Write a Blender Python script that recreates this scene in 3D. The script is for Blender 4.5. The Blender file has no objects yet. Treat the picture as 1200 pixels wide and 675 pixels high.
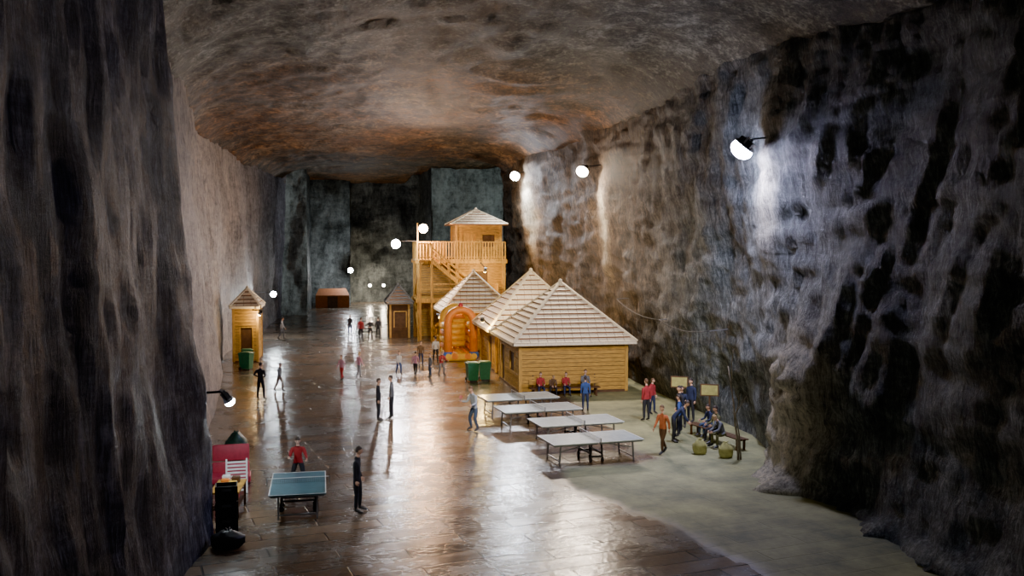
import bpy, bmesh, math, random
from mathutils import Vector, Matrix, noise, Euler
random.seed(7)
scene=bpy.context.scene
col=scene.collection
# ------------------------------------------------------------------ materials
def newmat(name):
    m=bpy.data.materials.new(name);m.use_nodes=True
    nt=m.node_tree
    return m,nt,nt.nodes['Principled BSDF']
def mat(name,c,rough=.6,var=.25,scale=6,metal=0,stretch=(1,1,1),bump=0,emit=0):
    m,nt,b=newmat(name);N=nt.nodes;L=nt.links
    tc=N.new('ShaderNodeTexCoord');mp=N.new('ShaderNodeMapping');mp.inputs['Scale'].default_value=stretch
    nz=N.new('ShaderNodeTexNoise');nz.inputs['Scale'].default_value=scale;nz.inputs['Detail'].default_value=5
    L.new(tc.outputs['Object'],mp.inputs[0]);L.new(mp.outputs[0],nz.inputs['Vector'])
    r=N.new('ShaderNodeValToRGB')
    r.color_ramp.elements[0].position=.3;r.color_ramp.elements[1].position=.7
    r.color_ramp.elements[0].color=(*[x*(1-var) for x in c],1)
    r.color_ramp.elements[1].color=(*[min(1,x*(1+var)) for x in c],1)
    L.new(nz.outputs[0],r.inputs[0]);L.new(r.outputs[0],b.inputs['Base Color'])
    b.inputs['Roughness'].default_value=rough;b.inputs['Metallic'].default_value=metal
    if bump:
        bp=N.new('ShaderNodeBump');bp.inputs['Strength'].default_value=bump;bp.inputs['Distance'].default_value=.02
        L.new(nz.outputs[0],bp.inputs['Height']);L.new(bp.outputs[0],b.inputs['Normal'])
    if emit:
        b.inputs['Emission Color'].default_value=(*c,1);b.inputs['Emission Strength'].default_value=emit
    return m
def rock(name,dark,mid,light,stretch,scale,paleC,warmC=None,bump=1.0,bdist=.35,pos=(.44,.505,.60),warp=.7,rot=(0,0,0)):
    m,nt,b=newmat(name);N=nt.nodes;L=nt.links
    tc=N.new('ShaderNodeTexCoord')
    mp0=N.new('ShaderNodeMapping');mp0.inputs['Rotation'].default_value=rot;L.new(tc.outputs['Object'],mp0.inputs[0])
    mp=N.new('ShaderNodeMapping');mp.inputs['Scale'].default_value=stretch
    L.new(mp0.outputs[0],mp.inputs[0])
    wn=N.new('ShaderNodeTexNoise');wn.inputs['Scale'].default_value=.25;wn.inputs['Detail'].default_value=3
    L.new(tc.outputs['Object'],wn.inputs['Vector'])
    va=N.new('ShaderNodeVectorMath');va.operation='MULTIPLY_ADD';va.inputs[1].default_value=(warp,)*3
    L.new(wn.outputs['Color'],va.inputs[0]);L.new(mp.outputs[0],va.inputs[2])
    def nz(sc,det,ro,vec,dist=0):
        n=N.new('ShaderNodeTexNoise');n.inputs['Scale'].default_value=sc;n.inputs['Detail'].default_value=det;n.inputs['Roughness'].default_value=ro;n.inputs['Distortion'].default_value=dist
        L.new(vec,n.inputs['Vector']);return n.outputs[0]
    n1=nz(scale,10,.75,va.outputs[0],.2);n2=nz(scale*3.6,8,.78,va.outputs[0],.1)
    n3=nz(.28,5,.6,tc.outputs['Object'])
    mp2=N.new('ShaderNodeMapping');mp2.inputs['Scale'].default_value=(.5,.5,1.6);mp2.inputs['Rotation'].default_value=(.25,0,0);L.new(tc.outputs['Object'],mp2.inputs[0])
    n4=nz(1.6,12,.8,mp2.outputs[0],.3)
    def mth(op,a,bb):
        x=N.new('ShaderNodeMath');x.operation=op
        for i,v in enumerate((a,bb)):
            if isinstance(v,(int,float)): x.inputs[i].default_value=v
            else: L.new(v,x.inputs[i])
        return x.outputs[0]
    s=mth('ADD',mth('MULTIPLY',n1,.30),mth('MULTIPLY',n2,.32))
    s=mth('ADD',s,mth('MULTIPLY',n3,.14));s=mth('ADD',s,mth('MULTIPLY',n4,.24))
    r=N.new('ShaderNodeValToRGB');e=r.color_ramp.elements
    e[0].position=pos[0];e[0].color=(*dark,1);e[1].position=pos[2];e[1].color=(*light,1)
    k=e.new(pos[1]);k.color=(*mid,1)
    L.new(s,r.inputs[0]);out=r.outputs[0]
    for an,cc in (('pale',paleC),('warm_tint',warmC)):
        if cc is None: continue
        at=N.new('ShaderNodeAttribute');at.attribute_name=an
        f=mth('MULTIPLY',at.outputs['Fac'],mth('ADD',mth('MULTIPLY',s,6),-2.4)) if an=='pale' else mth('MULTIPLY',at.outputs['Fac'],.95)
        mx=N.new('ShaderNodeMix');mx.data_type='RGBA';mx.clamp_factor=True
        if an=='warm_tint': mx.blend_type='MULTIPLY'
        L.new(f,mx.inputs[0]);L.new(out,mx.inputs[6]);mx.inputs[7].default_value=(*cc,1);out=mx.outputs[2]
    L.new(out,b.inputs['Base Color']);b.inputs['Roughness'].default_value=.6
    b.inputs['Specular IOR Level'].default_value=.35
    bp=N.new('ShaderNodeBump');bp.inputs['Strength'].default_value=bump;bp.inputs['Distance'].default_value=bdist
    L.new(s,bp.inputs['Height']);L.new(bp.outputs[0],b.inputs['Normal'])
    return m
M={}
M['rockR']=rock('salt_rock_blue',(.018,.023,.022),(.10,.12,.115),(.40,.44,.42),(1.6,2.2,.5),1.7,(.82,.74,.56),rot=(.22,0,0),warmC=(.72,.40,.22))
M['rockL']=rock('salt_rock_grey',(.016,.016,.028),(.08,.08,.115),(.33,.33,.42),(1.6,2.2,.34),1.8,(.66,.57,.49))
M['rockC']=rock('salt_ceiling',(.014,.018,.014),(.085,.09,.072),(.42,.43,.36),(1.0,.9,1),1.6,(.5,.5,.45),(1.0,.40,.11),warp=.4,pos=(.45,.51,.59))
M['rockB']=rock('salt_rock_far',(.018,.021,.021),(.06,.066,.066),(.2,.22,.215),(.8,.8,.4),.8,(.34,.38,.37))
# floor material
m,nt,b=newmat('wet_plank_floor');N=nt.nodes;L=nt.links;M['floor']=m
tc=N.new('ShaderNodeTexCoord');mp=N.new('ShaderNodeMapping');mp.inputs['Rotation'].default_value=(0,0,math.radians(-12))
L.new(tc.outputs['Object'],mp.inputs[0])
br=N.new('ShaderNodeTexBrick');br.inputs['Scale'].default_value=1;br.inputs['Brick Width'].default_value=3.2;br.inputs['Row Height'].default_value=.7
br.inputs['Mortar Size'].default_value=.03;br.inputs['Mortar Smooth'].default_value=.5;br.inputs['Color1'].default_value=(.25,.18,.13,1);br.inputs['Color2'].default_value=(.14,.11,.088,1);br.inputs['Mortar'].default_value=(.03,.025,.02,1)
L.new(mp.outputs[0],br.inputs['Vector'])
n1=N.new('ShaderNodeTexNoise');n1.inputs['Scale'].default_value=.5;n1.inputs['Detail'].default_value=9;n1.inputs['Roughness'].default_value=.68
L.new(tc.outputs['Object'],n1.inputs['Vector'])
n2=N.new('ShaderNodeTexNoise');n2.inputs['Scale'].default_value=7;n2.inputs['Detail'].default_value=6
L.new(tc.outputs['Object'],n2.inputs['Vector'])
r1=N.new('ShaderNodeValToRGB');r1.color_ramp.elements[0].position=.38;r1.color_ramp.elements[0].color=(.38,.43,.44,1);r1.color_ramp.elements[1].position=.62;r1.color_ramp.elements[1].color=(1.2,1.13,1.0,1)
L.new(n1.outputs[0],r1.inputs[0])
mx=N.new('ShaderNodeMix');mx.data_type='RGBA';mx.blend_type='MULTIPLY';mx.inputs[0].default_value=1
L.new(br.outputs['Color'],mx.inputs[6]);L.new(r1.outputs[0],mx.inputs[7])
at=N.new('ShaderNodeAttribute');at.attribute_name='sand'
sr=N.new('ShaderNodeValToRGB');sr.color_ramp.elements[0].position=.36;sr.color_ramp.elements[0].color=(.11,.125,.05,1);sr.color_ramp.elements[1].position=.66;sr.color_ramp.elements[1].color=(.36,.36,.16,1)
L.new(n1.outputs[0],sr.inputs[0])
mm=N.new('ShaderNodeMix');mm.data_type='RGBA';L.new(at.outputs['Fac'],mm.inputs[0]);L.new(mx.outputs[2],mm.inputs[6]);L.new(sr.outputs[0],mm.inputs[7])
L.new(mm.outputs[2],b.inputs['Base Color'])
rr=N.new('ShaderNodeMapRange');rr.inputs[1].default_value=.35;rr.inputs[2].default_value=.65;rr.inputs[3].default_value=.34;rr.inputs[4].default_value=.11
L.new(n1.outputs[0],rr.inputs[0])
rm=N.new('ShaderNodeMix');rm.data_type='FLOAT';L.new(at.outputs['Fac'],rm.inputs[0]);L.new(rr.outputs[0],rm.inputs[2]);rm.inputs[3].default_value=.7
L.new(rm.outputs[0],b.inputs['Roughness'])
ad=N.new('ShaderNodeMath');ad.operation='MULTIPLY_ADD';ad.inputs[1].default_value=.6
L.new(n2.outputs[0],ad.inputs[0])
iv=N.new('ShaderNodeMath');iv.operation='MULTIPLY';iv.inputs[1].default_value=-.8;L.new(br.outputs['Fac'],iv.inputs[0]);L.new(iv.outputs[0],ad.inputs[2])
bp=N.new('ShaderNodeBump');bp.inputs['Strength'].default_value=.55;bp.inputs['Distance'].default_value=.03
L.new(ad.outputs[0],bp.inputs['Height']);L.new(bp.outputs[0],b.inputs['Normal'])
b.inputs['Specular IOR Level'].default_value=.9

M['wood']=mat('yellow_pine',(.47,.275,.055),.55,.35,3,stretch=(1,1,5))
M['wood2']=mat('golden_pine',(.52,.31,.065),.5,.3,3,stretch=(5,1,1))
M['wooddark']=mat('dark_stained_wood',(.09,.045,.02),.6,.3,4)
M['shingle']=mat('cream_shingle',(.90,.80,.60),.6,.13,5,stretch=(3,3,1))
M['shinglegap']=mat('shingle_joint_shade',(.22,.11,.045),.8,.2,4)  # brown joint lines, with the shade under course lips put into the colour
M['shinglegrey']=mat('grey_shingle',(.14,.14,.13),.7,.2,5)
M['black']=mat('black_plastic',(.02,.02,.022),.5,.2)
M['steel']=mat('grey_steel',(.3,.31,.33),.35,.1,metal=.8)
M['white']=mat('white_paint',(.75,.77,.78),.45,.08)
M['tabletop']=mat('table_tennis_top_grey',(.40,.47,.45),.22,.12)
M['tableblue']=mat('table_tennis_top_blue',(.045,.14,.18),.3,.15)
M['green']=mat('green_plastic',(.02,.14,.065),.45,.15)
M['darkgreen']=mat('dark_green_plastic',(.012,.05,.035),.45,.3)
M['red']=mat('red_cloth',(.45,.04,.05),.6,.2)
M['pink']=mat('rose_red_vinyl',(.50,.05,.09),.5,.15)
M['orange']=mat('orange_vinyl',(.8,.26,.04),.4,.1)
M['yellow']=mat('yellow_vinyl',(.85,.5,.05),.4,.1)
M['tent']=mat('tent_canvas',(.30,.11,.04),.8,.2)
M['blue']=mat('blue_vinyl',(.05,.15,.6),.4,.1)
M['branch']=mat('dry_branch',(.2,.17,.12),.8,.3)
M['bag']=mat('yellow_green_fabric',(.36,.35,.12),.8,.25)
M['rope']=mat('cable_dark',(.05,.05,.05),.6,.1)
M['skin']=mat('skin',(.58,.36,.26),.5,.06)
M['skin2']=mat('skin_fair',(.66,.44,.34),.5,.06)
M['hair']=mat('hair_dark',(.03,.02,.015),.6,.3,20)
M['hair2']=mat('hair_brown',(.12,.065,.03),.6,.3,20)
M['hair3']=mat('hair_blond',(.32,.22,.10),.6,.3,20)
M['shoe']=mat('shoe_black',(.03,.03,.03),.5,.1)
M['eye']=mat('eye_dark',(.03,.025,.02),.2,.1)
M['lip']=mat('lip',(.45,.15,.13),.5,.1)
def cloth(n,c): 
    if n not in M: M[n]=mat(n,c,.85,.2,8,bump=.3)
for n,c in dict(c_black=(.018,.02,.026),c_navy=(.02,.03,.075),c_blue=(.03,.07,.22),c_denim=(.045,.075,.14),c_red=(.30,.025,.03),c_orange=(.45,.13,.05),c_grey=(.14,.15,.17),c_light=(.34,.40,.48),c_white=(.5,.5,.52),c_pink=(.42,.2,.26),c_olive=(.12,.12,.05),c_brown=(.12,.07,.04),c_teal=(.04,.18,.2),c_yellow=(.5,.36,.07)).items(): cloth(n,c)
# ------------------------------------------------------------------ builder
class B:
    def __init__(s): s.v=[];s.f=[];s.m=[];s.mats=[];s.sm=[]
    def mi(s,k):
        if k not in s.mats: s.mats.append(k)
        return s.mats.index(k)
    def add(s,vs,fs,k,smooth=False):
        o=len(s.v);s.v+= [Vector(v) for v in vs];i=s.mi(k)
        for f in fs: s.f.append([o+q for q in f]);s.m.append(i);s.sm.append(smooth)
    def box(s,c,d,k,rz=0,rx=0,ry=0,bev=0):
        c=Vector(c);R=Euler((rx,ry,rz)).to_matrix();h=[x/2 for x in d]
        if bev<=0:
            vs=[c+R@Vector((x*h[0],y*h[1],z*h[2])) for x in(-1,1) for y in(-1,1) for z in(-1,1)]
            s.add(vs,[(0,1,3,2),(4,6,7,5),(0,4,5,1),(2,3,7,6),(0,2,6,4),(1,5,7,3)],k)
        else:
            bm=bmesh.new();bmesh.ops.create_cube(bm,size=1)
            for v in bm.verts: v.co=Vector((v.co.x*d[0],v.co.y*d[1],v.co.z*d[2]))
            bmesh.ops.bevel(bm,geom=bm.edges[:],offset=bev,segments=3,affect='EDGES',profile=.5)
            bm.verts.index_update()
            s.add([c+R@v.co for v in bm.verts],[[v.index for v in f.verts] for f in bm.faces],k,True);bm.free()
    def bar(s,p,q,w,h,k):
        p=Vector(p);q=Vector(q);d=(q-p);l=d.length;z=d.normalized()
        up=Vector((0,0,1)) if abs(z.z)<.95 else Vector((0,1,0))
        x=z.cross(up).normalized();y=x.cross(z)
        vs=[b0+x*(a*w/2)+y*(c*h/2) for b0 in(p,q) for a in(-1,1) for c in(-1,1)]
        s.add(vs,[(0,1,3,2),(4,6,7,5),(0,4,5,1),(2,3,7,6),(0,2,6,4),(1,5,7,3)],k)
    def tube(s,pts,rs,k,n=8,smooth=True):
        pts=[Vector(p) for p in pts]
        if isinstance(rs,(int,float)): rs=[rs]*len(pts)
        vs=[];prev=None
        for i,p in enumerate(pts):
            d=(pts[min(i+1,len(pts)-1)]-pts[max(i-1,0)]).normalized()
            if prev is None:
                up=Vector((0,0,1)) if abs(d.z)<.9 else Vector((1,0,0))
                x=d.cross(up).normalized()
            else: x=(prev-d*prev.dot(d)).normalized()
            prev=x;y=d.cross(x)
            for j in range(n):
                t=2*math.pi*j/n;vs.append(p+(x*math.cos(t)+y*math.sin(t))*rs[i])
        fs=[]
        for i in range(len(pts)-1):
            for j in range(n): fs.append((i*n+j,i*n+(j+1)%n,(i+1)*n+(j+1)%n,(i+1)*n+j))
        s.add(vs,fs,k,smooth)
        s.add(vs[:n],[list(range(n))[::-1]],k);s.add(vs[-n:],[list(range(n))],k)
    def ell(s,c,r,k,R=None,nu=12,nv=8,fn=None):
        c=Vector(c);vs=[];R=R or Matrix.Identity(3)
        for i in range(nv+1):
            ph=math.pi*i/nv
            for j in range(nu):
                th=2*math.pi*j/nu
                p=Vector((math.sin(ph)*math.cos(th)*r[0],math.sin(ph)*math.sin(th)*r[1],math.cos(ph)*r[2]))
                if fn:p=fn(p)
                vs.append(c+R@p)
        fs=[(i*nu+j,(i+1)*nu+j,(i+1)*nu+(j+1)%nu,i*nu+(j+1)%nu) for i in range(nv) for j in range(nu)]
        s.add(vs,fs,k,True)
    def mesh(s,name):
        me=bpy.data.meshes.new(name);me.from_pydata(s.v,[],s.f)
        for k in s.mats: me.materials.append(M[k])
        me.polygons.foreach_set('material_index',s.m);me.polygons.foreach_set('use_smooth',s.sm)
        me.validate();me.update()
        bm=bmesh.new();bm.from_mesh(me);bmesh.ops.remove_doubles(bm,verts=bm.verts,dist=1e-5);bm.to_mesh(me);bm.free()
        return me
    def done(s,name,loc=(0,0,0),rz=0):
        o=bpy.data.objects.new(name,s.mesh(name));col.objects.link(o);o.location=loc;o.rotation_euler=(0,0,rz);return o
def inst(o,loc,rz=0,sc=1):
    n=bpy.data.objects.new(o.name.split('.')[0],o.data);col.objects.link(n);n.location=loc;n.rotation_euler=(0,0,rz);n.scale=(sc,)*3;return n
def interp(t,tab):
    if t<=tab[0][0]: return tab[0][1]
    for (a,x),(c,y) in zip(tab,tab[1:]):
        if t<=c:
            u=(t-a)/(c-a);u=u*u*(3-2*u)*.5+u*.5;return x+(y-x)*u
    return tab[-1][1]
def fn(x,y,z,o=4): return noise.fractal(Vector((x,y,z)),.75,2.1,o)
def rg(x,y,z,o=5): return noise.ridged_multi_fractal(Vector((x,y,z)),.9,2.1,o,1.0,2.0)-1.0
def grid(name,U,V,P,mk,attrs={},flip=False):
    vs=[];at={k:[] for k in attrs}
    for u in U:
        for v in V:
            p,aa=P(u,v);vs.append(p)
            for k in attrs: at[k].append(aa.get(k,0))
    n=len(V);fs=[]
    for i in range(len(U)-1):
        for j in range(n-1):
            q=(i*n+j,(i+1)*n+j,(i+1)*n+j+1,i*n+j+1);fs.append(q[::-1] if flip else q)
    me=bpy.data.meshes.new(name);me.from_pydata(vs,[],fs);me.materials.append(M[mk])
    me.polygons.foreach_set('use_smooth',[True]*len(fs))
    for k in attrs:
        a=me.attributes.new(k,'FLOAT','POINT');a.data.foreach_set('value',at[k])
    me.update();o=bpy.data.objects.new(name,me);col.objects.link(o);return o
def rng(a,b_,s0,g=1.0):
    r=[a];s=s0
    while r[-1]<b_: r.append(min(b_,r[-1]+s));s*=g
    return r
def gs(x,c,w): return math.exp(-((x-c)/w)**2)
def cl(x): return max(0,min(1,x))
# ------------------------------------------------------------------ shell
Lb=[(-4,-3.6),(12,-3.7),(20,-3.5),(25,-3.6),(27.5,-4.3),(34,-4.9),(42.5,-5.4),(53,-6.4),(60,-7.4),(68,-7.7),(80,-6.9),(92,-6.3),(106,-5.8)]
Lt=[(-4,-4.0),(12,-4.6),(22,-4.6),(26,-5.0),(33,-5.6),(45,-6.9),(60,-8.4),(68,-8.6),(78,-7.4),(94,-6.2),(106,-5.8)]
Rb=[(-4,13.4),(12,13.8),(19.5,14.1),(22.5,14.6),(25,14.3),(30,15.3),(35,16.2),(45,16.3),(60,16.2),(85,15.3)]
Rt=[(-4,16.2),(20,15.9),(28,15.8),(50,15.4),(78,14.7),(85,14.7)]
def lwall(y,z):
    t=cl(z/15.5);x=interp(y,Lb)*(1-t)+interp(y,Lt)*t
    a=min(1,z/1.5+.25)
    d=fn(y*.11,z*.06,3.1)*.5+fn(y*.8+z*.1,z*.14,7.7)*.13+fn(y*2.6+z*.2,z*.3,1.3,6)*.10+rg(y*1.6,z*.15,1.3,6)*.05
    x+=d*a+.45*gs(y,24.8,1.6)
    pale=cl((y-26.5)/2.5)*.85*(1-cl((y-72)/20)*.8)  # lamp-lit recess painted paler than the dark near wall
    return Vector((x,y,z)),dict(pale=pale)
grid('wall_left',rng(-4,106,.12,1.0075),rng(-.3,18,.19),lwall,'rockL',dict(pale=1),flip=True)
def rwall(y,z):
    t=cl(z/15.5);x=interp(y,Rb)*(1-t)+interp(y,Rt)*t
    a=min(1,z/1.5+.2)
    w=y+z*.28
    d=fn(y*.1+9,z*.08,5.1)*.6+fn(w*.5,z*.12,2.7)*.16+fn(w*2.0,z*.3,8.3,7)*.15
    d+=.16*fn(y*.3,z*1.2+y*.1,12.5,5)
    x-=d*a
    fl=cl((31.5-y)/4)
    x-=fl*(1.0*math.exp(-max(z,0)/.6)*(.5+1.1*abs(fn(y*1.1,z*.9,.4,4))))
    oc=gs(y,28.3,2.3)*max(0,1-max(0,z-3.6)/2.4)
    x-=1.1*oc*(.75+.5*fn(y*.8,z*.8,4,4))+oc*.12*rg(y*.9,z*.9,2)
    x+=.5*gs(y,24.5,1.3)*max(0,1-z/3)
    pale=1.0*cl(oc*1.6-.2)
    pale+=1.3*gs(y,73.0,1.5)*gs(z,9.8,3.4)+1.3*gs(y,53.7,1.0)*gs(z,8.8,3.2)+1.0*gs(y,32.0,.6)*gs(z,9.3,2.4)  # pale salt below the lamps, with their glow painted in
    warm_tint=cl((y-40)/8)*.95  # wall colour turns browner from the huts onward
    return Vector((x,y,z)),dict(pale=min(1,pale),warm_tint=warm_tint*(1-min(1,pale)))
grid('wall_right',rng(-4,85,.12,1.0065),rng(-.3,18,.19),rwall,'rockR',dict(pale=1,warm_tint=1))
grid('wall_right_return',rng(15,26,.5),rng(-.3,18,.5),lambda x,z:(Vector((x,85+fn(x*.4,z*.2,1)*.3,z)),{}),'rockR',flip=True)
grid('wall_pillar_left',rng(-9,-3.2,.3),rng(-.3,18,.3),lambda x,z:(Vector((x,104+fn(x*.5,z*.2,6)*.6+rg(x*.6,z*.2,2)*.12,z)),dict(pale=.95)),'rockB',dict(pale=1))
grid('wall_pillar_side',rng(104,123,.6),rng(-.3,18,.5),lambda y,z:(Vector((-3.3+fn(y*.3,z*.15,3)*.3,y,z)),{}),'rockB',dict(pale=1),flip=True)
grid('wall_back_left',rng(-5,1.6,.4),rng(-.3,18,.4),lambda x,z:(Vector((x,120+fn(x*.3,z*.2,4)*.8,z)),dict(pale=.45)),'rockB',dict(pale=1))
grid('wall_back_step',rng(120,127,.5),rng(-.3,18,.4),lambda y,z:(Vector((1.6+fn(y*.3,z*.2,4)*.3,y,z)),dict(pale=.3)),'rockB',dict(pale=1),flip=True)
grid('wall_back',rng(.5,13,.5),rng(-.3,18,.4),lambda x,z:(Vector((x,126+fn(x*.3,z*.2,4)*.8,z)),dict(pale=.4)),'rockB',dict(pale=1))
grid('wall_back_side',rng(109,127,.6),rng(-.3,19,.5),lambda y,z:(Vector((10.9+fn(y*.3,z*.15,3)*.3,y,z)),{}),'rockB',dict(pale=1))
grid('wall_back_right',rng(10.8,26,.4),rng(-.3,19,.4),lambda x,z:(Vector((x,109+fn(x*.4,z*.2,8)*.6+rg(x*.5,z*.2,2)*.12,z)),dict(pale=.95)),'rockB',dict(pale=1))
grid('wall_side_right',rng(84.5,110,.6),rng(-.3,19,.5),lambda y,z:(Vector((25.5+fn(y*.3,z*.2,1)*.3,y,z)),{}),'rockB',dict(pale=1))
def ceil(x,y):
    xl=interp(y,Lt);xr=interp(y,Rt) if y<84 else 25
    z=15.7+fn(x*.09,y*.06,2.2)*.4+fn(x*.6,y*.6,6.1,7)*.15
    if y<102: z-=1.3*math.exp(-max(0,x-xl)/1.3)
    if y<84: z-=1.3*math.exp(-max(0,xr-x)/1.3)
    z-=.5*gs(y,80,4)
    if x>=9: z+=1.0*cl((y-86)/4)
    z+=.9*gs(y-.35*x,30,7)*gs(x,6,9)
    warm_tint=cl((y-39-.2*x)/8)*(.9+.5*fn(x*.15,y*.1,9,3))  # warm light from the huts painted into the ceiling colour
    return Vector((x,y,z)),dict(pale=0,warm_tint=cl(warm_tint))
grid('ceiling',rng(-11,26.5,.28),rng(-4,127,.22,1.006),ceil,'rockC',dict(pale=1,warm_tint=1),flip=True)
def floorp(x,y):
    xb=interp(y,[(0,8.5),(20,9.6),(25,8.6),(28,7.3),(30.6,7.4),(31.4,11.2),(60,11.5),(75,14)])+fn(x*.4,y*.4,1)*.5
    return Vector((x,y,0)),dict(sand=cl((x-xb)/.35+.5))
grid('floor',rng(-10,26.5,.3),rng(-4,127,.3,1.006),floorp,'floor',dict(sand=1))
# ------------------------------------------------------------------ architecture helpers
def planks(b,x0,y0,x1,y1,z0,z1,k,bw=.2,th=.05,openings=()):
    p=Vector((x0,y0,0));q=Vector((x1,y1,0));L_=(q-p).length;d=(q-p)/L_
    n=max(1,round((z1-z0)/bw));h=(z1-z0)/n
    for i in range(n):
        za=z0+i*h;zc=za+h/2;segs=[(0,L_)]
        for (u0,u1,a,c) in openings:
            if a<zc<c:
                ns=[]
                for s0,s1 in segs:
                    if u0>s0: ns.append((s0,min(u0,s1)))
                    if u1<s1: ns.append((max(u1,s0),s1))
                segs=ns
        for s0,s1 in segs:
            if s1-s0<.02: continue
            c=p+d*((s0+s1)/2);b.box((c.x,c.y,zc),(s1-s0,th+(.03 if i%2 else 0),h*.9),k,rz=math.atan2(d.y,d.x))
def proof(b,x0,x1,y0,y1,z0,z1,n,kt,kg,hip='shingle',lip=.08):
    cx,cy=(x0+x1)/2,(y0+y1)/2
    def ring(t,dz=0,o=0):
        return [Vector((cx+(sx*(x1-x0)/2)*(1-t)+sx*o,cy+(sy*(y1-y0)/2)*(1-t)+sy*o,z0+(z1-z0)*t+dz)) for sx,sy in((-1,-1),(1,-1),(1,1),(-1,1))]
    for i in range(n):
        t0=i/n;t1=min(.995,(i+1)/n)
        a=ring(t0,lip,.03);c=ring(t1,lip*.15);a0=ring(t0,-.03,.0)
        b.add(a+c,[(j,(j+1)%4,4+(j+1)%4,4+j) for j in range(4)],kt)
        b.add(a+a0,[(4+j,4+(j+1)%4,(j+1)%4,j) for j in range(4)],kg)
        for j in range(4):
            A,A2=a[j],a[(j+1)%4];C,C2=c[j],c[(j+1)%4];ln=(A2-A).length;m_=int(ln/.45)
            nm=(A2-A).cross(C-A).normalized()*.008
            for q in range(1,m_):
                u=(q+(.5 if i%2 else 0))*.45/ln
                if u>=.97: continue
                p=A.lerp(A2,u);p2=p+(A2-A).normalized()*.018
                up=((C+C2)/2-(A+A2)/2);p3=p+up
                w0=(C2-C).length;mid=(C+C2)/2
                if abs((p3-mid).dot((A2-A).normalized()))>w0/2-.03: continue
                b.add([p+nm,p2+nm,p2+up+nm,p3+nm],[(0,1,2,3)],kg)
    b.add(ring(0,-.03),[(3,2,1,0)],'wooddark')
    base=ring(0,.09);ap=Vector((cx,cy,z1+.07))
    for c in base: b.bar(c,ap,.16,.07,hip)
    b.ell((cx,cy,z1+.08),(.12,.12,.14),hip)
def hut(name,x0,x1,y0,y1,ze,za,n=12,roofm='shingle',op_left=(),op_front=(),ov=.5,wall='wood'):
    b=B();w,d=x1-x0,y1-y0
    X0,X1,Y0,Y1=-w/2,w/2,-d/2,d/2
    b.box((0,0,.06),(w+.1,d+.1,.12),'wooddark')
    planks(b,X0,Y0,X1,Y0,.12,ze,wall,openings=op_front)
    planks(b,X0,Y1,X0,Y0,.12,ze,wall,openings=op_left)
    planks(b,X1,Y0,X1,Y1,.12,ze,wall);planks(b,X1,Y1,X0,Y1,.12,ze,wall)
    for s in(-1,1):
        b.box((0,s*(d/2-.05),ze/2),(w-.15,.03,ze-.2),'wooddark');b.box((s*(w/2-.05),0,ze/2),(.03,d-.15,ze-.2),'wooddark')
    for x in(X0,X1):
        for y in(Y0,Y1): b.box((x,y,ze/2+.03),(.16,.16,ze-.03),'wood2')
    b.box((0,Y0,ze-.08),(w+.2,.12,.16),'wood2');b.box((0,Y1,ze-.08),(w+.2,.12,.16),'wood2')
    b.box((X0,0,ze-.08),(.12,d+.2,.16),'wood2');b.box((X1,0,ze-.08),(.12,d+.2,.16),'wood2')
    for (u0,u1,a,c) in op_left:
        ya=Y1-u0;yb=Y1-u1
        for yy in(ya,yb): b.box((X0,yy,(a+c)/2),(.1,.08,c-a),'wood2')
        b.box((X0,(ya+yb)/2,c),(.1,u1-u0,.08),'wood2')
    for (u0,u1,a,c) in op_front:
        xa=X0+u0;xb=X0+u1
        for xx in(xa,xb): b.box((xx,Y0,(a+c)/2),(.08,.1,c-a),'wood2')
        b.box(((xa+xb)/2,Y0,c),(u1-u0,.1,.08),'wood2')
    proof(b,X0-ov,X1+ov,Y0-ov,Y1+ov,ze-.02,za,n,roofm,'shinglegap',hip=roofm)
    for s in(-1,1):
        b.box((0,s*(d/2+ov),ze-.02),(w+2*ov+.05,.05,.14),roofm);b.box((s*(w/2+ov),0,ze-.02),(.05,d+2*ov+.05,.14),roofm)
    return b.done(name,((x0+x1)/2,(y0+y1)/2,0))
hut('wooden_hut',9.1,14.7,46.6,52.6,2.6,5.55,13,op_left=((.6,1.8,.12,2.1),(3.2,4.6,1.0,2.0)),ov=.45)
hut('wooden_hut',9.2,14.6,54.6,60.4,2.55,5.95,12,op_left=((3.4,4.6,.12,2.1),),ov=.5)
hut('wooden_hut',7.6,12.0,65.8,70.2,2.9,5.6,10,op_left=((1.5,2.7,.12,2.1),),op_front=((.4,1.9,.9,2.2),),ov=.45)
hut('wooden_kiosk',4.2,5.7,76.5,79.2,2.9,4.3,6,roofm='shinglegrey',op_front=((.3,1.3,.9,2.2),),ov=.35,wall='wooddark')
hut('wooden_kiosk',-6.6,-5.1,62.5,65.5,3.6,4.7,5,roofm='shingle',op_front=((.4,1.2,.12,2.3),),op_left=(),ov=.22)
# ---- tower
b=B()
for x in(6.3,9.3,13.1):
    for y in(74.0,78.0):
        b.box((x,y,3.2),(.24,.24,6.4),'wood2')
for z in(3.3,6.4):
    b.box((9.7,76,z),(7.2,4.4,.16),'wood2')
    for y in(73.85,78.15): b.box((9.7,y,z-.12),(7.3,.1,.28),'wood2')
planks(b,9.4,74.05,13.1,74.05,0,3.2,'wood',openings=((.5,1.5,0,2.1),))
planks(b,9.4,74.05,13.1,74.05,3.4,6.3,'wood',openings=((1.2,2.4,4.2,5.5),))
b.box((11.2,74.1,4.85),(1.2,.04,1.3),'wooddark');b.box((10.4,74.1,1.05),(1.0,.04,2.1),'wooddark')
for y0,y1,x in((78,74,9.4),(74,78,13.15)):
    planks(b,x,y0,x,y1,0,6.3,'wood')
planks(b,6.3,78.0,13.1,78.0,0,6.3,'wood')
for z in(4.1,4.5): b.bar((6.3,73.9,z),(9.3,73.9,z),.08,.1,'wood2')
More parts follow.
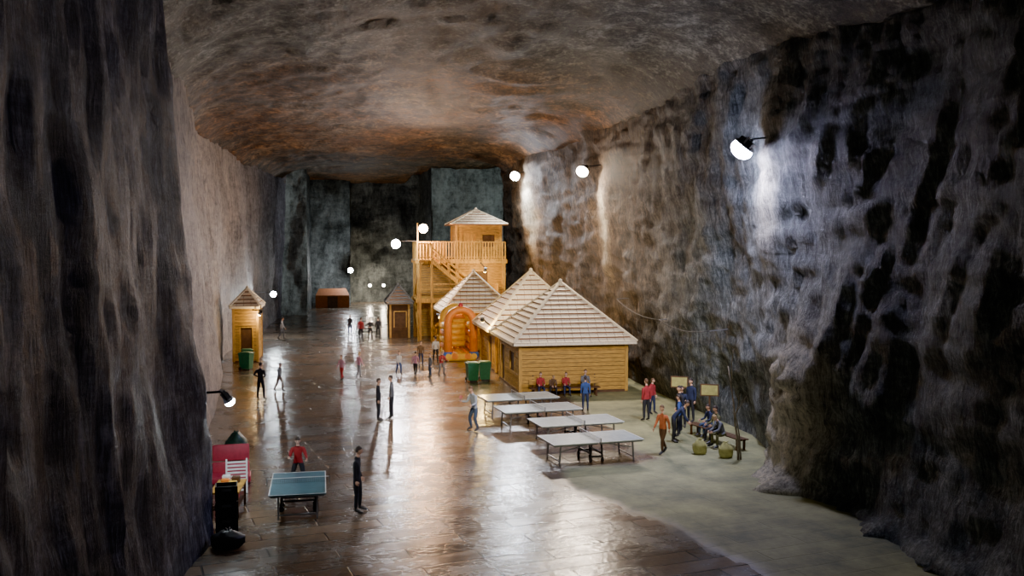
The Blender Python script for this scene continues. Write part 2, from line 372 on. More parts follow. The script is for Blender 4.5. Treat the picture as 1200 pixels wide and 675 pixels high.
b.bar((6.3,74,.2),(6.3,78,3.1),.1,.14,'wood2');b.bar((6.3,78,3.5),(6.3,74,6.2),.1,.14,'wood2')
b.bar((9.2,77.9,.2),(6.4,77.9,3.1),.1,.14,'wood2')
def rail(p,q,h=1.1,k='wood2',sp=.22):
    p=Vector(p);q=Vector(q);L_=(q-p).length;n=max(2,int(L_/sp))
    b.bar(p+Vector((0,0,h)),q+Vector((0,0,h)),.1,.08,k);b.bar(p+Vector((0,0,.15)),q+Vector((0,0,.15)),.06,.08,k)
    for i in range(n+1):
        c=p.lerp(q,i/n);b.bar(c,c+Vector((0,0,h)),.11,.05 if i%5 else .12,k)
rail((6.2,73.9,6.48),(13.2,73.9,6.48),1.35);rail((6.2,73.9,6.48),(6.2,78.1,6.48),1.35);rail((6.2,78.1,6.48),(8.8,78.1,6.48),1.35)
planks(b,9.4,74.8,13.0,74.8,6.48,9.2,'wood',openings=((.5,1.5,6.4,8.5),(2.1,3.1,7.4,8.4)))
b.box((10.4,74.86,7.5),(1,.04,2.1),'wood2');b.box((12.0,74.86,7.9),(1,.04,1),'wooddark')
planks(b,9.4,78,9.4,74.8,6.48,9.2,'wood');planks(b,13,74.8,13,78,6.48,9.2,'wood');planks(b,13,78,9.4,78,6.48,9.2,'wood')
for x in(9.4,13.0):
    for y in(74.8,78): b.box((x,y,7.85),(.18,.18,2.75),'wood2')
proof(b,8.9,13.5,74.3,78.5,9.2,10.45,6,'shingle','shinglegap')
def stair(p,q,w=1.0):
    p=Vector(p);q=Vector(q);n=int(abs(p.z-q.z)/.19);wv=Vector((0,w/2,0))
    for s in(-1,1):
        b.bar(p+wv*s,q+wv*s,.07,.3,'wood2')
        b.bar(p+wv*s+Vector((0,0,1)),q+wv*s+Vector((0,0,1)),.07,.12,'wood2')
        b.bar(p+wv*s+Vector((0,0,.55)),q+wv*s+Vector((0,0,.55)),.05,.07,'wood2')
        for i in range(0,n+1,3):
            c=p.lerp(q,i/n)+wv*s;b.bar(c,c+Vector((0,0,1)),.07,.07,'wood2')
    for i in range(1,n):
        c=p.lerp(q,i/n);b.box((c.x,c.y,c.z+.08),(.3,w,.05),'wood')
stair((7.2,73.2,6.4),(10.9,73.2,3.35));b.box((11.6,73.2,3.3),(1.6,1.2,.14),'wood2')
for x in(11,12.3): b.box((x,72.7,1.6),(.16,.16,3.3),'wood2')
b.box((6.75,73.2,6.4),(1.0,1.2,.14),'wood2')
for x in(6.3,7.2): b.box((x,72.7,3.2),(.16,.16,6.4),'wood2')
rail((6.2,72.65,6.48),(7.2,72.65,6.48),1.2);rail((12.4,72.7,3.38),(12.4,73.8,3.38),1.1)
stair((11.0,72.3,3.3),(7.2,72.3,.1),.9)
b.bar((6.2,73.7,6.4),(6.2,73.7,9.3),.1,.1,'wood2');b.bar((6.2,73.7,7.9),(4.7,73.7,7.9),.06,.06,'black');b.bar((6.2,73.7,9.1),(6.5,73.4,9.1),.06,.06,'black')
tower=b.done('wooden_lookout_tower')
# ------------------------------------------------------------------ lamps
def flood(name,loc,target,color,power,size=.25,glow=60,spot=None,blend=.7,bracket=None,spill=0,spill_down=False):
    e=bpy.data.objects.new(name,None);col.objects.link(e);e.location=loc;e.empty_display_size=.2
    d=(Vector(target)-Vector(loc)).normalized();q=d.to_track_quat('-Z','Y')
    b=B();s=size
    b.box((0,0,.14),(s*1.5,s*1.2,.22),'black',bev=.03)
    b.tube([(0,0,.12),(0,0,.02),(0,0,-.03)],[s*.7,s*.95,s*1.0],'steel',20)
    for x in(-1,1): b.box((x*s*.8,0,.2),(.03,.08,.3),'steel')
    b.box((0,0,.34),(s*1.65,.08,.03),'steel')
    o=b.done('housing');o.parent=e;o.rotation_mode='QUATERNION';o.rotation_quaternion=q
    km='glow_'+name+str(loc[0])
    M[km]=mat(km,color,.3,.0,emit=glow);g=B()
    g.ell((0,0,-.02-s*.35),(s*.95,s*.95,s*.7),km,nu=24,nv=16)
    o=g.done('lens');o.parent=e;o.rotation_mode='QUATERNION';o.rotation_quaternion=q
    if bracket:
        g=B();v=Vector(bracket)-Vector(loc);g.bar(-d*.3,v,.06,.06,'black')
        o=g.done('bracket');o.parent=e
    def lamp(kind,pw,sp,off,qq):
        if pw<=0: return
        ld=bpy.data.lights.new(name+'_light',kind);ld.energy=pw;ld.color=color;ld.shadow_soft_size=s*.6
        if kind=='SPOT': ld.spot_size=math.radians(sp);ld.spot_blend=blend
        lo=bpy.data.objects.new('light',ld);col.objects.link(lo);lo.parent=e;lo.location=off
        lo.rotation_mode='QUATERNION';lo.rotation_quaternion=qq
    lamp('SPOT' if spot else 'POINT',power,spot,d*(s*2.0),q)
    lamp('SPOT' if spill_down else 'POINT',spill,165,d*(s*.6)+Vector((0,0,-s*1.9)),Vector((.2,0,-1)).to_track_quat('-Z','Y') if spill_down else q)
    return e
flood('wall_floodlight',(14.6,32.2,11.2),(7,38,0),(.66,.66,1),5500,.44,400,spot=125,spill=1000,spill_down=True,bracket=(16.2,32.4,11.6))
flood('wall_floodlight',(14.3,53.9,12.0),(5,46,0),(1,.82,.64),6500,.36,300,spot=120,spill=1300,spill_down=True,bracket=(15.8,53.9,12.4))
flood('wall_floodlight',(13.9,73.2,13.1),(5,60,0),(.90,.93,1),5500,.38,300,spot=120,spill=2000,spill_down=True,bracket=(15.6,73.2,13.5))
flood('tower_floodlight',(6.6,73.1,8.9),(4,50,0),(1,.58,.32),4800,.36,260,spot=150,spill=1500)
flood('tower_floodlight',(4.5,73.4,7.7),(0,50,1),(.96,.95,1),3200,.36,300,spot=150,spill=800)
flood('wall_lamp',(-3.0,26.9,3.3),(-1,28,0),(.85,.95,1),140,.15,300,bracket=(-4.3,26.9,3.5))
flood('wall_lamp',(-5.2,79,3.6),(0,70,0),(.85,.95,1),550,.25,300,bracket=(-7,79,3.8))
flood('wall_lamp',(1.6,117,4.5),(0,90,0),(.9,.95,1),1100,.32,260,bracket=(1.7,120.5,5))
flood('wall_lamp',(4.2,124.4,2.3),(0,90,0),(1,.85,.65),600,.2,160,bracket=(4.2,126,2.5))
flood('wall_lamp',(6.0,124.4,2.3),(0,90,0),(1,.85,.65),600,.2,160,bracket=(6.0,126,2.5))
flood('unseen_chamber_floodlight',(21,94,9),(15,109,14),(.85,.98,1),3600,.3,60,bracket=(25.5,94,9))
flood('unseen_chamber_floodlight',(24,89.5,11),(-5,105,8),(.88,.97,1),14000,.3,40,spot=35,bracket=(25.5,89.5,11))  # fill lamp added out of view to brighten the left pillar
flood('unseen_ceiling_floodlight',(5,15,14.0),(10.5,48,1),(1,.82,.56),31000,.4,60,spot=42,bracket=(5,15,16.2))  # unseen lamps above the camera, put in to light huts and floor
flood('unseen_ceiling_floodlight',(3,12,14.0),(6,36,0),(1,.94,.9),6500,.4,60,spot=58,bracket=(3,12,16.2))
flood('hut_fill_lamp',(8.3,54.0,3.2),(9,58,1),(1,.66,.2),750,.12,80,bracket=(9.2,54.7,2.5))  # fill lamps added to give huts, tower and kiosk warm light
flood('hut_fill_lamp',(7.0,65.0,2.6),(8,63,1),(1,.58,.18),500,.12,80,bracket=(7.6,65.8,2.7))
flood('hut_fill_lamp',(11.2,71.5,5.6),(11.2,74,3),(1,.64,.2),650,.12,60,bracket=(11.2,74.0,6.2))
flood('hut_fill_lamp',(-4.9,61.8,3.2),(-6,63,1),(1,.72,.35),160,.12,60,bracket=(-5.4,62.5,3.4))
# ------------------------------------------------------------------ ping pong tables
def pptable(name,w,d,top,line='white'):
    b=B();h=.76
    for s in(-1,1):
        b.box((s*w/4,0,h-.015),(w/2-.015,d,.03),top)
        b.box((s*w/4,0,h-.06),(w/2-.1,d-.1,.05),'steel')
        for y in(-d/2+.012,d/2-.012): b.box((s*w/4,y,h+.002),(w/2-.02,.025,.004),line)
        b.box((s*(w/2-.012),0,h+.002),(.025,d,.004),line)
        for y in(-d/2+.25,d/2-.25):
            b.bar((s*(w/2-.35),y,h-.06),(s*(w/2-.3),y,.0),.05,.05,'steel')
            b.bar((s*(w/2-.33),y,.45),(s*.2,y,h-.08),.03,.03,'steel')
        b.bar((s*(w/2-.31),-d/2+.25,.12),(s*(w/2-.31),d/2-.25,.12),.04,.04,'steel')
        for y in(-d/2+.3,d/2-.3):
            b.bar((s*.18,y,h-.08),(s*.22,y,.12),.05,.05,'black')
            b.tube([(s*.22-.03,y,.08),(s*.22+.03,y,.08)],.08,'black',12)
        b.bar((s*.2,-d/2+.3,.3),(s*.2,d/2-.3,.3),.05,.05,'black')
    for y in(-d/2+.3,d/2-.3): b.bar((-.22,y,.2),(.22,y,.2),.05,.06,'black')
    b.box((0,0,h+.155),(.01,d+.2,.015),'white')
    for i in range(int((d+.2)/.06)+1): b.box((0,-d/2-.1+i*.06,h+.08),(.004,.004,.15),'black')
    for i in range(4): b.box((0,0,h+.02+i*.035),(.004,d+.2,.004),'black')
    for s in(-1,1): b.bar((0,s*(d/2+.1),h-.05),(0,s*(d/2+.1),h+.17),.03,.03,'steel')
    return b
t=pptable('ping_pong_table',3.4,1.75,'tabletop').done('ping_pong_table',(8.8,32.05,0),math.radians(7))
inst(t,(9.1,35.35,0),math.radians(7));inst(t,(8.25,38.45,0),math.radians(7));inst(t,(8.0,41.5,0),math.radians(7))
pptable('x',2.6,1.55,'tableblue').done('ping_pong_table',(-1.15,27.4,0),math.radians(91))
# ------------------------------------------------------------------ props
b=B()
def arc(cx,cz,r,y,a0,a1,n=12): return [(cx+r*math.cos(math.radians(a0+(a1-a0)*i/n)),y,cz+r*math.sin(math.radians(a0+(a1-a0)*i/n))) for i in range(n+1)]
b.box((0,0,.25),(2.0,3.6,.5),'yellow',bev=.12)
for i in range(5): b.tube([(-.85+i*.42,-1.9,.3),(-.85+i*.42,1.7,.45)],.2,'orange' if i%2 else 'yellow',10)
b.tube([(-.85,-1.5,.3),(-.85,-1.5,2.4)]+arc(0,2.5,.85,-1.5,180,0)+[(.85,-1.5,2.4),(.85,-1.5,.3)],.26,'orange',12)
b.tube([(-.85,1.5,.3),(-.85,1.5,2.4)]+arc(0,2.5,.85,1.5,180,0)+[(.85,1.5,2.4),(.85,1.5,.3)],.26,'yellow',12)
for s in(-1,1):
    for z in(.8,1.25,1.7,2.15): b.tube([(s*.85,-1.4,z),(s*.85,1.4,z)],.24,'orange' if z in(.8,1.7) else 'yellow',10)
b.tube([(-.85,1.5,2.6),(.85,1.5,2.6)],.2,'orange',10)
for z in(.8,1.2,1.6,2.0,2.4): b.tube([(-.8,1.5,z),(.8,1.5,z)],.22,'yellow',10)
for s in(-1,1): b.ell((s*.85,-1.5,.35),(.36,.36,.34),'blue')
b.ell((0,-1.5,3.62),(.16,.16,.2),'red')
b.done('inflatable_bouncy_castle',(7.95,62.6,0))
def bin_(k):
    b=B()
    b.add([(x*(.26+.06*z),y*(.3+.06*z),.08+z*.9) for z in(0,1) for x,y in((-1,-1),(1,-1),(1,1),(-1,1))],[(0,1,5,4),(1,2,6,5),(2,3,7,6),(3,0,4,7),(3,2,1,0)],k)
    b.box((0,0,1.02),(.7,.78,.07),k,bev=.02);b.box((0,-.02,1.07),(.55,.6,.06),k,bev=.02)
    b.tube([(-.25,.42,1.0),(.25,.42,1.0)],.025,'black')
    for s in(-1,1): b.tube([(s*.3-.03,.26,.1),(s*.3+.03,.26,.1)],.1,'black',14)
    b.box((0,-.27,.05),(.4,.06,.1),'black')
    return b
g=bin_('green').done('wheelie_bin',(7.35,51.6,0),.1);inst(g,(8.1,51.9,0),-.05)
inst(g,(-5.6,60.6,0),.2);inst(g,(-5.5,58.9,0),1.2)
def bag(name,k,loc,s):
    b=B()
    def f(p):
        n=1+.22*noise.noise(p*4+Vector(loc))+.08*noise.noise(p*12+Vector(loc));q=p*n
        q.z=max(q.z,-s[2]*.75)
        if q.z>s[2]*.55: q.x*=.8;q.y*=.8
        return q
    b.ell((0,0,s[2]*.75),s,k,nu=24,nv=16,fn=f)
    for a in range(5):
        t=a*1.26;b.tube([(0,0,s[2]*1.55),(.04*math.cos(t),.04*math.sin(t),s[2]*1.75),(.1*math.cos(t),.1*math.sin(t),s[2]*1.85)],[.03,.02,.012],k,6)
    return b.done(name,loc)
bag('garbage_bag','darkgreen',(-3.6,34.6,0),(.4,.4,.52))
bag('garbage_bag','black',(-2.75,24.2,0),(.42,.36,.26))
for l in((12.9,32.0,0),(13.6,31.3,0)): bag('backpack','bag',l,(.26,.2,.32))
b=B()
for i,z in enumerate((.3,.85)): b.box((0,.0+i*.06,z),(1.15,.14,.52),'pink',rx=-.1,bev=.04)
b.box((0,-.35,.12),(1.25,.8,.22),'pink',bev=.05)
b.done('folded_gym_mat',(-3.45,31.4,0),math.radians(4))
b=B()
for x in(-.3,.3):
    b.bar((x,-.25,.0),(x,.1,1.0),.05,.05,'white');b.bar((x,.25,0),(x,-.0,.55),.04,.04,'white')
for i in range(9):
    t=.1+i*.1;b.box((0,-.25+.35*t,t),(.6,.02,.06),'white',rx=-.33)
b.done('folded_deck_chair',(-3.1,29.7,0),math.radians(5))
b=B()
b.box((0,0,.72),(.8,1.5,.05),'wood')
for x in(-.35,.35):
    for y in(-.68,.68): b.box((x,y,.35),(.06,.06,.7),'wooddark')
b.box((0,0,.25),(.7,1.4,.04),'wooddark')
for i,(x,y,k) in enumerate(((-.15,-.5,'red'),(.15,-.2,'yellow'),(-.1,.1,'orange'),(.15,.4,'wooddark'),(-.15,.55,'white'))):
    b.box((x,y,.83),(.22,.2,.18),k,bev=.02)
b.box((.0,-.3,.37),(.5,.4,.22),'wood2',bev=.01);b.box((0,.35,.35),(.45,.4,.18),'red',bev=.02)
b.done('souvenir_table',(-3.1,27.5,0),math.radians(-3))
b=B()
for z in(0,.42,.84):
    for s in(-1,1):
        b.box((s*.27,0,z+.2),(.03,.5,.38),'black');b.box((0,s*.24,z+.2),(.54,.03,.38),'black')
    b.box((0,0,z+.03),(.56,.5,.04),'black')
    for s in(-1,1): b.box((0,s*.262,z+.3),(.25,.02,.07),'steel')
b.done('plastic_crate_stack',(-2.95,25.7,0),.1)
b=B()
b.add([(-2.0,-1.2,0),(2.0,-1.2,0),(2.0,1.2,0),(-2.0,1.2,0),(-2.0,-1.2,1.5),(2.0,-1.2,1.5),(2.0,1.2,1.5),(-2.0,1.2,1.5),(-1.6,0,2.3),(1.6,0,2.3)],[(0,1,5,4),(1,2,6,5),(2,3,7,6),(3,0,4,7),(4,5,9,8),(6,7,8,9),(5,6,9),(7,4,8)],'tent')
b.box((0,-1.22,.7),(1.2,.03,1.4),'wooddark')
b.done('canvas_tent',(-.6,116.5,0))
def bench(name,L_,loc,rz,back=False):
    b=B()
    for y in(-.15,0,.15): b.box((0,y,.43),(L_,.13,.04),'wooddark')
    for x in(-L_/2+.2,L_/2-.2):
        b.box((x,-.15,.205),(.07,.07,.41),'wooddark');b.box((x,.15,.205),(.07,.07,.41),'wooddark');b.box((x,0,.38),(.07,.4,.06),'wooddark')
    if back:
        for x in(-L_/2+.2,L_/2-.2): b.box((x,.24,.65),(.06,.05,.85),'wooddark')
        for z in(.65,.8,.95): b.box((0,.22,z),(L_,.03,.12),'wood')
    return b.done(name,loc,rz)
bench('wooden_bench',3.6,(11.2,45.6,0),0,True)
bench('wooden_bench',3.6,(14.35,33.9,0),math.radians(-80))
for l in((14.6,38.6,0),(15.0,36.2,0)):
    b=B();b.box((0,0,.9),(.07,.07,1.8),'wooddark')
    b.box((0,-.05,1.65),(.75,.04,.5),'wooddark');b.box((0,-.075,1.65),(.65,.012,.4),'bag')
    b.done('wooden_notice_board',l,math.radians(-25))
b=B()
def grow(p,d,L_,r,dep):
    pts=[p];rs=[r]
    for i in range(5):
        d=(d+Vector((random.uniform(-.16,.16),random.uniform(-.16,.16),random.uniform(-.05,.12)))).normalized();p=p+d*L_/5;pts.append(p);rs.append(r*(1-.12*(i+1)))
        if dep>0 and i>0 and random.random()<.5:
            nd=(d+Vector((random.uniform(-.6,.6),random.uniform(-.6,.6),random.uniform(.2,.6)))).normalized();grow(p,nd,L_*.4,r*.5,dep-1)
    b.tube(pts,rs,'branch',6)
grow(Vector((0,0,-.05)),Vector((.02,.1,1)),3.4,.045,2);grow(Vector((.1,0,-.05)),Vector((-.15,-.1,1)),2.2,.035,1)
b.done('bare_dry_tree',(13.9,30.9,0))
b=B();pts=[]
an=[(15.2,50,4.6),(15.2,43,4.0),(15.3,37,4.0)]
for (p,q) in zip(an,an[1:]):
    for i in range(8):
        u=i/8;v=Vector(p).lerp(Vector(q),u);v.z-=.5*4*u*(1-u)*.5;pts.append(v)
pts.append(Vector(an[-1]));b.tube(pts,.016,'rope',6)
for p in an: b.bar(p,(16.6,p[1],p[2]+.1),.04,.04,'steel')
b.done('hanging_cable')
# ------------------------------------------------------------------ people
def V(*a): return Vector(a)
def make_template(name,lean=(0,0,0),aL=None,aR=None,lL=None,lR=None,head=(0,0),seat=None,curl=.35,paddle=False):
    aL=aL or (V(.16,.05,-1),V(.05,-.2,-1));aR=aR or (V(-.16,.05,-1),V(-.05,-.2,-1))
    lL=lL or (V(.05,-.03,-1),V(.03,.06,-1));lR=lR or (V(-.05,-.03,-1),V(-.03,.06,-1))
    U=Euler(lean).to_matrix()
    J=dict(pel=V(0,0,0),waist=U@V(0,.0,.16),chest=U@V(0,.01,.36),nb=U@V(0,.015,.50),neck=U@V(0,0,.57),hd=U@V(0,-.012,.63))
    seg=[('pel','waist'),('waist','chest'),('chest','nb'),('nb','neck'),('neck','hd')]
    R_=dict(pel=(.155,.115),waist=(.135,.105),chest=(.165,.12),nb=(.085,.075),neck=(.055,.058),hd=(.05,.055))
    lab={('pel','waist'):0,('waist','chest'):0,('chest','nb'):0,('nb','neck'):2,('neck','hd'):2}
    hands=[]
    for s,n,a,l in((1,'L',aL,lL),(-1,'R',aR,lR)):
        sh=U@V(s*.175,.012,.445);el=sh+a[0].normalized()*.285;wr=el+a[1].normalized()*.245
        J['sh'+n]=sh;J['el'+n]=el;J['wr'+n]=wr;J['uf'+n]=sh.lerp(el,.5)
        seg+=[('chest','sh'+n),('sh'+n,'uf'+n),('uf'+n,'el'+n),('el'+n,'wr'+n)]
        R_['sh'+n]=(.078,.078);R_['uf'+n]=(.062,.062);R_['el'+n]=(.05,.05);R_['wr'+n]=(.036,.034)
        for k in(('chest','sh'+n),('sh'+n,'uf'+n),('uf'+n,'el'+n),('el'+n,'wr'+n)): lab[k]=0
        hands.append((s,wr,a[1].normalized()))
        hp=V(s*.095,0,-.06);kn=hp+l[0].normalized()*.42;an=kn+l[1].normalized()*.40
        fd=V(l[2].x,l[2].y,l[2].z).normalized() if len(l)>2 else V(s*.12,-1,-.28).normalized()
        ball=an+fd*.15+V(0,0,-.012)
        J['hp'+n]=hp;J['th'+n]=hp.lerp(kn,.5);J['kn'+n]=kn;J['cf'+n]=kn.lerp(an,.4);J['an'+n]=an;J['bl'+n]=ball
        for k,r in(('hp',(.098,.1)),('th',(.086,.088)),('kn',(.064,.064)),('cf',(.06,.062)),('an',(.045,.047)),('bl',(.042,.034))): R_[k+n]=r
        for k in(('pel','hp'+n),('hp'+n,'th'+n),('th'+n,'kn'+n),('kn'+n,'cf'+n),('cf'+n,'an'+n)): seg.append(k);lab[k]=1
        seg.append(('an'+n,'bl'+n));lab[('an'+n,'bl'+n)]=4
    names=list(J);idx={n:i for i,n in enumerate(names)}
    me=bpy.data.meshes.new('sk');me.from_pydata([J[n] for n in names],[(idx[a],idx[c]) for a,c in seg],[])
    ob=bpy.data.objects.new('sk',me);col.objects.link(ob)
    md=ob.modifiers.new('s','SKIN');md.use_smooth_shade=True;md.branch_smoothing=.5
    if not me.skin_vertices: 
        bm=bmesh.new();bm.from_mesh(me);bm.verts.layers.skin.verify();bm.to_mesh(me);bm.free()
    sv=me.skin_vertices[0].data
    for n in names: sv[idx[n]].radius=R_[n];sv[idx[n]].use_root=(n=='pel')
    sb=ob.modifiers.new('ss','SUBSURF');sb.levels=2;sb.render_levels=2
    dg=bpy.context.evaluated_depsgraph_get();ev=ob.evaluated_get(dg);em=bpy.data.meshes.new_from_object(ev)
    b=B();slots=['top','leg','skin','hair','shoe','eye','lip']
    for k in slots: b.mi(k)
    ml={0:'top',1:'leg',2:'skin',4:'shoe'}
    vs=[v.co.copy() for v in em.vertices]
    def near(p):
        best=None
        for a,c in seg:
            A=J[a];C=J[c];t=max(0,min(1,(p-A).dot(C-A)/(C-A).length_squared));d=(p-A.lerp(C,t)).length-(R_[a][0]*(1-t)+R_[c][0]*t)
            if best is None or d<best[0]: best=(d,a,c,t)
        return best
    fm=[]
    Ui=U.inverted()
    for f in em.polygons:
        d,a,c,t=near(f.center);k=ml[lab[(a,c)]]
        if a=='nb' and t<.35: k='top'
        if a=='pel' or (a=='waist' and c=='chest' and t<.2) or a[:2]=='hp':
            k='top' if (Ui@f.center).z>(-.035 if seat is None else .03) else 'leg'
        if a[:2]=='cf' and t>.8: k='shoe'
        fm.append(k)
    o=len(b.v);b.v+=vs
    for f,k in zip(em.polygons,fm): b.f.append([o+i for i in f.vertices]);b.m.append(b.mi(k));b.sm.append(True)
    for n,s in(('L',1),('R',-1)):
        an=J['an'+n];bl=J['bl'+n];d=(bl-an);fd=V(d.x,d.y,d.z+.012).normalized()
        c=an.lerp(bl,.5)
        side=fd.cross(V(0,0,1)).normalized();upv=side.cross(fd)
        RR=Matrix((side,fd,upv)).transposed()
        b.ell(c-upv*.018+fd*.01,(.05,.145,.042),'shoe',R=RR,nu=16,nv=8,fn=lambda p:V(p.x*(1-.1*(p.y<0)),p.y,max(p.z,-.028)))
    HR=U@Euler((head[1],0,head[0])).to_matrix()
    hc=J['neck']+HR@V(0,-.022,.155)
    def hf(p):
        x,y,z=p
        if z<0: 
            k=1-.35*(-z/.12)**1.5;x*=k;y=y*(1-.12*(-z/.12)) if y>0 else y*(1-.05*(-z/.12))
        if y<0:
            y*=.95
            y-=.024*math.exp(-(x/.014)**2-((z+.012)/.022)**2)
            y+=.010*(math.exp(-((abs(x)-.032)/.016)**2-((z-.012)/.012)**2))
            y-=.006*math.exp(-(x/.03)**2-((z+.052)/.012)**2)
            y-=.008*math.exp(-(x/.03)**2-((z+.095)/.015)**2)
        return V(x,y,z)
    b.ell(hc,(.077,.098,.118),'skin',R=HR,nu=28,nv=22,fn=hf)
    def hair(p):
        q=hf(p)*(1+.03*noise.noise(p*40))
        fr=q.y<-.02
        if (fr and q.z<.055-(abs(q.x)*.25)) : q=q*.90
        elif (not fr) and q.z<-.045: q=q*.92
        return q
    b.ell(hc+HR@V(0,.004,.004),(.084,.106,.126),'hair',R=HR,nu=28,nv=22,fn=hair)
    for s in(-1,1):
        b.ell(hc+HR@V(s*.080,.008,-.008),(.012,.02,.03),'skin',R=HR)
        b.ell(hc+HR@V(s*.031,-.083,.012),(.012,.008,.008),'eye',R=HR,nu=8,nv=6)
        b.box(hc+HR@V(s*.031,-.091,.030),(.03,.006,.006),'hair')
    b.ell(hc+HR@V(0,-.093,-.052),(.022,.008,.007),'lip',R=HR,nu=10,nv=6)
    for s,wr,d in hands:
        w=V(0,1,0) if abs(d.y)<.8 else V(0,0,1)
        w=(w-d*w.dot(d)).normalized() ; w=-w
        if abs(d.y)>=.8: w=-w
        nrm=d.cross(w).normalized()
        if nrm.x*s>0: nrm=-nrm
        RR=Matrix((w,nrm,d)).transposed()
        pc=wr+d*.05
        b.ell(pc,(.042,.017,.055),'skin',R=RR,nu=14,nv=10)
        for i,(off,ln) in enumerate(((.029,.068),(.010,.076),(-.010,.070),(-.028,.056))):
            p0=wr+d*.085+w*off;pts=[p0];dd=d.copy();c=curl*(1+.15*i)
            for q in(.42,.32,.26):
                dd=(dd*math.cos(c)+nrm*math.sin(c));dd.normalize();p0=p0+dd*ln*q;pts.append(p0)
            b.tube([pts[0]-d*.015]+pts,[.0095,.0095,.0085,.0078,.006],'skin',7)
        p0=wr+d*.025+w*.03
        b.tube([p0,p0+(w*.7+d*.7).normalized()*.03,p0+(w*.7+d*.7).normalized()*.03+(w*.3+d*.9+nrm*.35).normalized()*.028,p0+(w*.7+d*.7).normalized()*.03+(w*.1+d*.9+nrm*.5).normalized()*.052],[.014,.012,.010,.007],'skin',7)
        if paddle and s==-1:
            gp=wr+d*.075+nrm*.02
            b.tube([gp-w*.03,gp+w*.09],.014,'leg',8)
            b.ell(gp+w*.17,(.078,.008,.082),'lip',R=Matrix((w,nrm,d)).transposed(),nu=16,nv=10)
    for k,v in(('top','c_navy'),('leg','c_denim')): M[k]=M[v]
    me2=b.mesh(name)
    zmin=min(v.co.z for v in me2.vertices)
    dz=seat+.135 if seat is not None else -zmin
    for v in me2.vertices: v.co.z+=dz
    bpy.data.objects.remove(ob);bpy.data.meshes.remove(em)
    return me2
T={}
T['stand']=make_template('figure_standing')
T['relax']=make_template('figure_relaxed',lean=(math.radians(3),0,0),aL=(V(.2,.12,-1),V(-.1,-.45,-1)),lL=(V(.1,-.12,-1),V(.05,.04,-1)),head=(.35,0))
T['hips']=make_template('figure_hands_on_hips',aL=(V(.75,.25,-1),V(-.75,-.45,-.35)),aR=(V(-.75,.25,-1),V(.75,-.45,-.35)),lL=(V(.14,-.03,-1),V(.08,.05,-1)),lR=(V(-.14,-.03,-1),V(-.08,.05,-1)),curl=.6)
T['walk']=make_template('figure_walking',lean=(math.radians(4),0,0),aL=(V(.13,.4,-1),V(.05,.05,-1)),aR=(V(-.13,-.35,-1),V(-.0,-.7,-1)),lL=(V(.03,-.42,-1),V(.0,.02,-1)),lR=(V(-.03,.22,-1),V(0,.62,-1),V(-.05,-.75,-.6)))
T['play']=make_template('figure_playing',lean=(math.radians(14),0,0),aR=(V(-.35,-.3,-1),V(-.1,-1,.12)),aL=(V(.35,-.2,-1),V(.1,-.9,-.2)),lL=(V(.22,-.35,-1),V(.1,.3,-1)),lR=(V(-.22,-.3,-1),V(-.1,.32,-1)),curl=.9,paddle=True)
T['bend']=make_template('figure_bending',lean=(math.radians(48),0,0),aL=(V(.1,-.35,-1),V(0,-.5,-1)),aR=(V(-.1,-.35,-1),V(0,-.6,-.8)),lL=(V(.08,-.15,-1),V(.03,.12,-1)),lR=(V(-.08,-.05,-1),V(-.03,.1,-1)),head=(0,-.4))
T['sit']=make_template('figure_sitting',lean=(math.radians(8),0,0),aL=(V(.15,-.35,-1),V(-.15,-1,-.25)),aR=(V(-.15,-.35,-1),V(.15,-1,-.25)),lL=(V(.15,-1,-.06),V(.03,-.05,-1)),lR=(V(-.15,-1,-.06),V(-.03,-.1,-1)),seat=.45)
T['sitlean']=make_template('figure_sitting_forward',lean=(math.radians(32),0,0),aL=(V(.1,-.5,-1),V(-.3,-.9,-.3)),aR=(V(-.1,-.5,-1),V(.3,-.9,-.3)),lL=(V(.22,-1,-.06),V(.03,-.0,-1)),lR=(V(-.22,-1,-.06),V(-.03,.05,-1)),seat=.45,head=(.2,.1))
def person(kind,pose,x,y,h,face,top,leg,hair='hair',skin='skin',shoe='shoe'):
    me=T[pose];o=bpy.data.objects.new(kind,me);col.objects.link(o)
    sc=h/1.70;o.scale=(sc,)*3;z=0
    if pose.startswith('sit'): z=.45*(1-sc)+.01
    o.location=(x,y,z)
    o.rotation_euler=(0,0,math.radians(face))
    for i,k in enumerate((top,leg,skin,hair,shoe)):
        o.material_slots[i].link='OBJECT';o.material_slots[i].material=M[k]
    return o
P=person
P('man','relax',.5,26.8,1.76,75,'c_black','c_black')
P('man','hips',-3.75,47.4,1.72,150,'c_black','c_black')
P('boy','walk',-3.0,49.8,1.4,60,'c_grey','c_brown')
P('boy','play',-1.25,29.75,1.6,0,'c_red','c_black',skin='skin2')
P('man','stand',1.7,40.7,1.72,80,'c_black','c_black')
P('man','relax',2.3,41.1,1.78,-100,'c_grey','c_black')
P('man','play',5.5,37.9,1.78,-60,'c_light','c_denim','hair2')
P('boy','stand',11.1,41.3,1.5,170,'c_blue','c_navy')
P('woman','stand',13.1,38.6,1.7,200,'c_red','c_black','hair2')
P('boy','relax',13.9,40.2,1.5,30,'c_red','c_navy','hair2')
P('woman','walk',11.6,32.3,1.68,-60,'c_orange','c_brown','hair2')
P('man','bend',12.7,34.2,1.72,70,'c_navy','c_black')
P('man','stand',13.7,36.2,1.74,-80,'c_black','c_black')
P('woman','relax',14.1,37.0,1.62,-30,'c_navy','c_black')
P('man','stand',14.9,38.0,1.75,-60,'c_navy','c_black')
P('boy','hips',13.3,35.2,1.55,-120,'c_blue','c_black')
P('woman','sitlean',14.2,32.9,1.62,-80,'c_grey','c_olive','hair3')
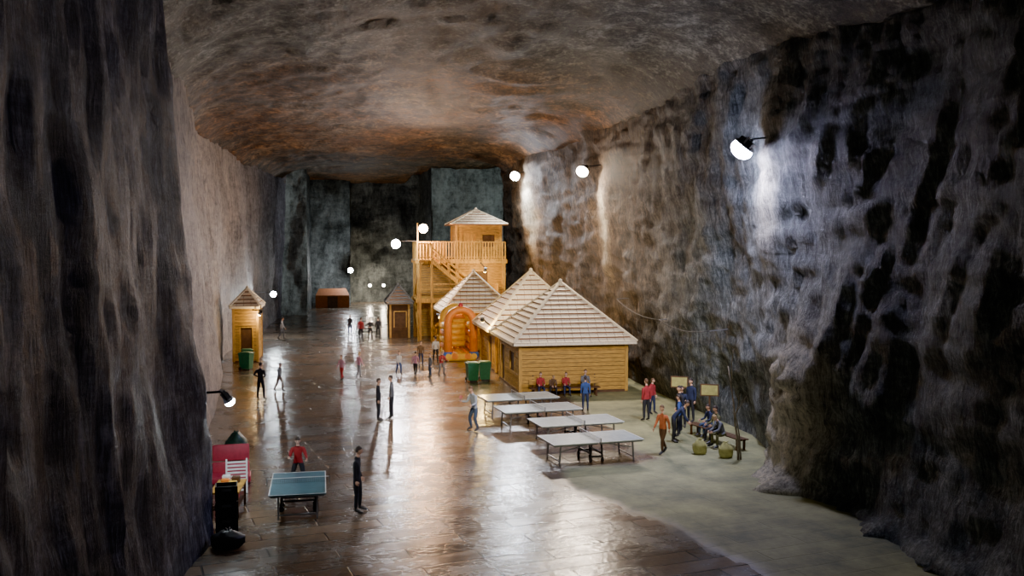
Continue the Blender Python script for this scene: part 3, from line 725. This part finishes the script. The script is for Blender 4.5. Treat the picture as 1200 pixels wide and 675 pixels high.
P('man','sit',14.35,33.8,1.7,-80,'c_olive','c_black')
P('boy','sit',14.45,34.8,1.5,-80,'c_navy','c_denim')
P('girl','walk',.2,53.2,1.35,-40,'c_pink','c_red','hair2')
P('girl','walk',1.15,53.8,1.42,120,'c_pink','c_grey','hair3')
for (x,y,h,f,a,c,p) in ((1.0,79,1.72,20,'c_black','c_navy','stand'),(1.8,75.5,1.7,160,'c_red','c_black','stand'),(2.5,74.6,1.74,30,'c_black','c_black','hips'),(3.2,76,1.68,180,'c_black','c_black','relax'),(-4.4,77,1.7,90,'c_white','c_grey','walk')):
    P('man',p,x,y,h,f,a,c)
for (x,y,h,f,a,c,p) in ((3.5,55,1.3,20,'c_white','c_blue','walk'),(4.4,54.2,1.35,160,'c_pink','c_black','walk'),(5.2,53.6,1.3,-70,'c_grey','c_denim','stand'),(5.9,54.3,1.4,30,'c_red','c_grey','play'),(5.1,58.6,1.5,10,'c_brown','c_navy','stand'),(6.2,60.2,1.6,180,'c_white','c_black','relax')):
    P('child' if h<1.55 else 'woman',p,x,y,h,f,a,c,random.choice(('hair','hair2','hair3')),'skin2')
P('child','sit',9.9,45.5,1.45,0,'c_red','c_navy','hair2','skin2');P('child','sitlean',10.5,45.5,1.4,0,'c_brown','c_black','hair3','skin2');P('child','sit',11.2,45.5,1.4,0,'c_red','c_navy','hair2','skin2');P('woman','sit',12.2,45.5,1.6,0,'c_grey','c_olive','hair2','skin2')
# ------------------------------------------------------------------ world, camera
w=bpy.data.worlds.new('World');scene.world=w;w.use_nodes=True
bg=w.node_tree.nodes['Background'];bg.inputs[0].default_value=(.25,.36,.5,1);bg.inputs[1].default_value=.18
cd=bpy.data.cameras.new('Camera');cd.lens=33;cd.sensor_width=36;cd.clip_end=400
cam=bpy.data.objects.new('Camera',cd);col.objects.link(cam);scene.camera=cam
cam.location=(0,0,7.6);cam.rotation_euler=(math.radians(90-2.6286),0,math.radians(-10.5459))
try:
    scene.view_settings.look='AgX - Punchy'
    scene.view_settings.exposure=.12
except Exception as e: print(e)
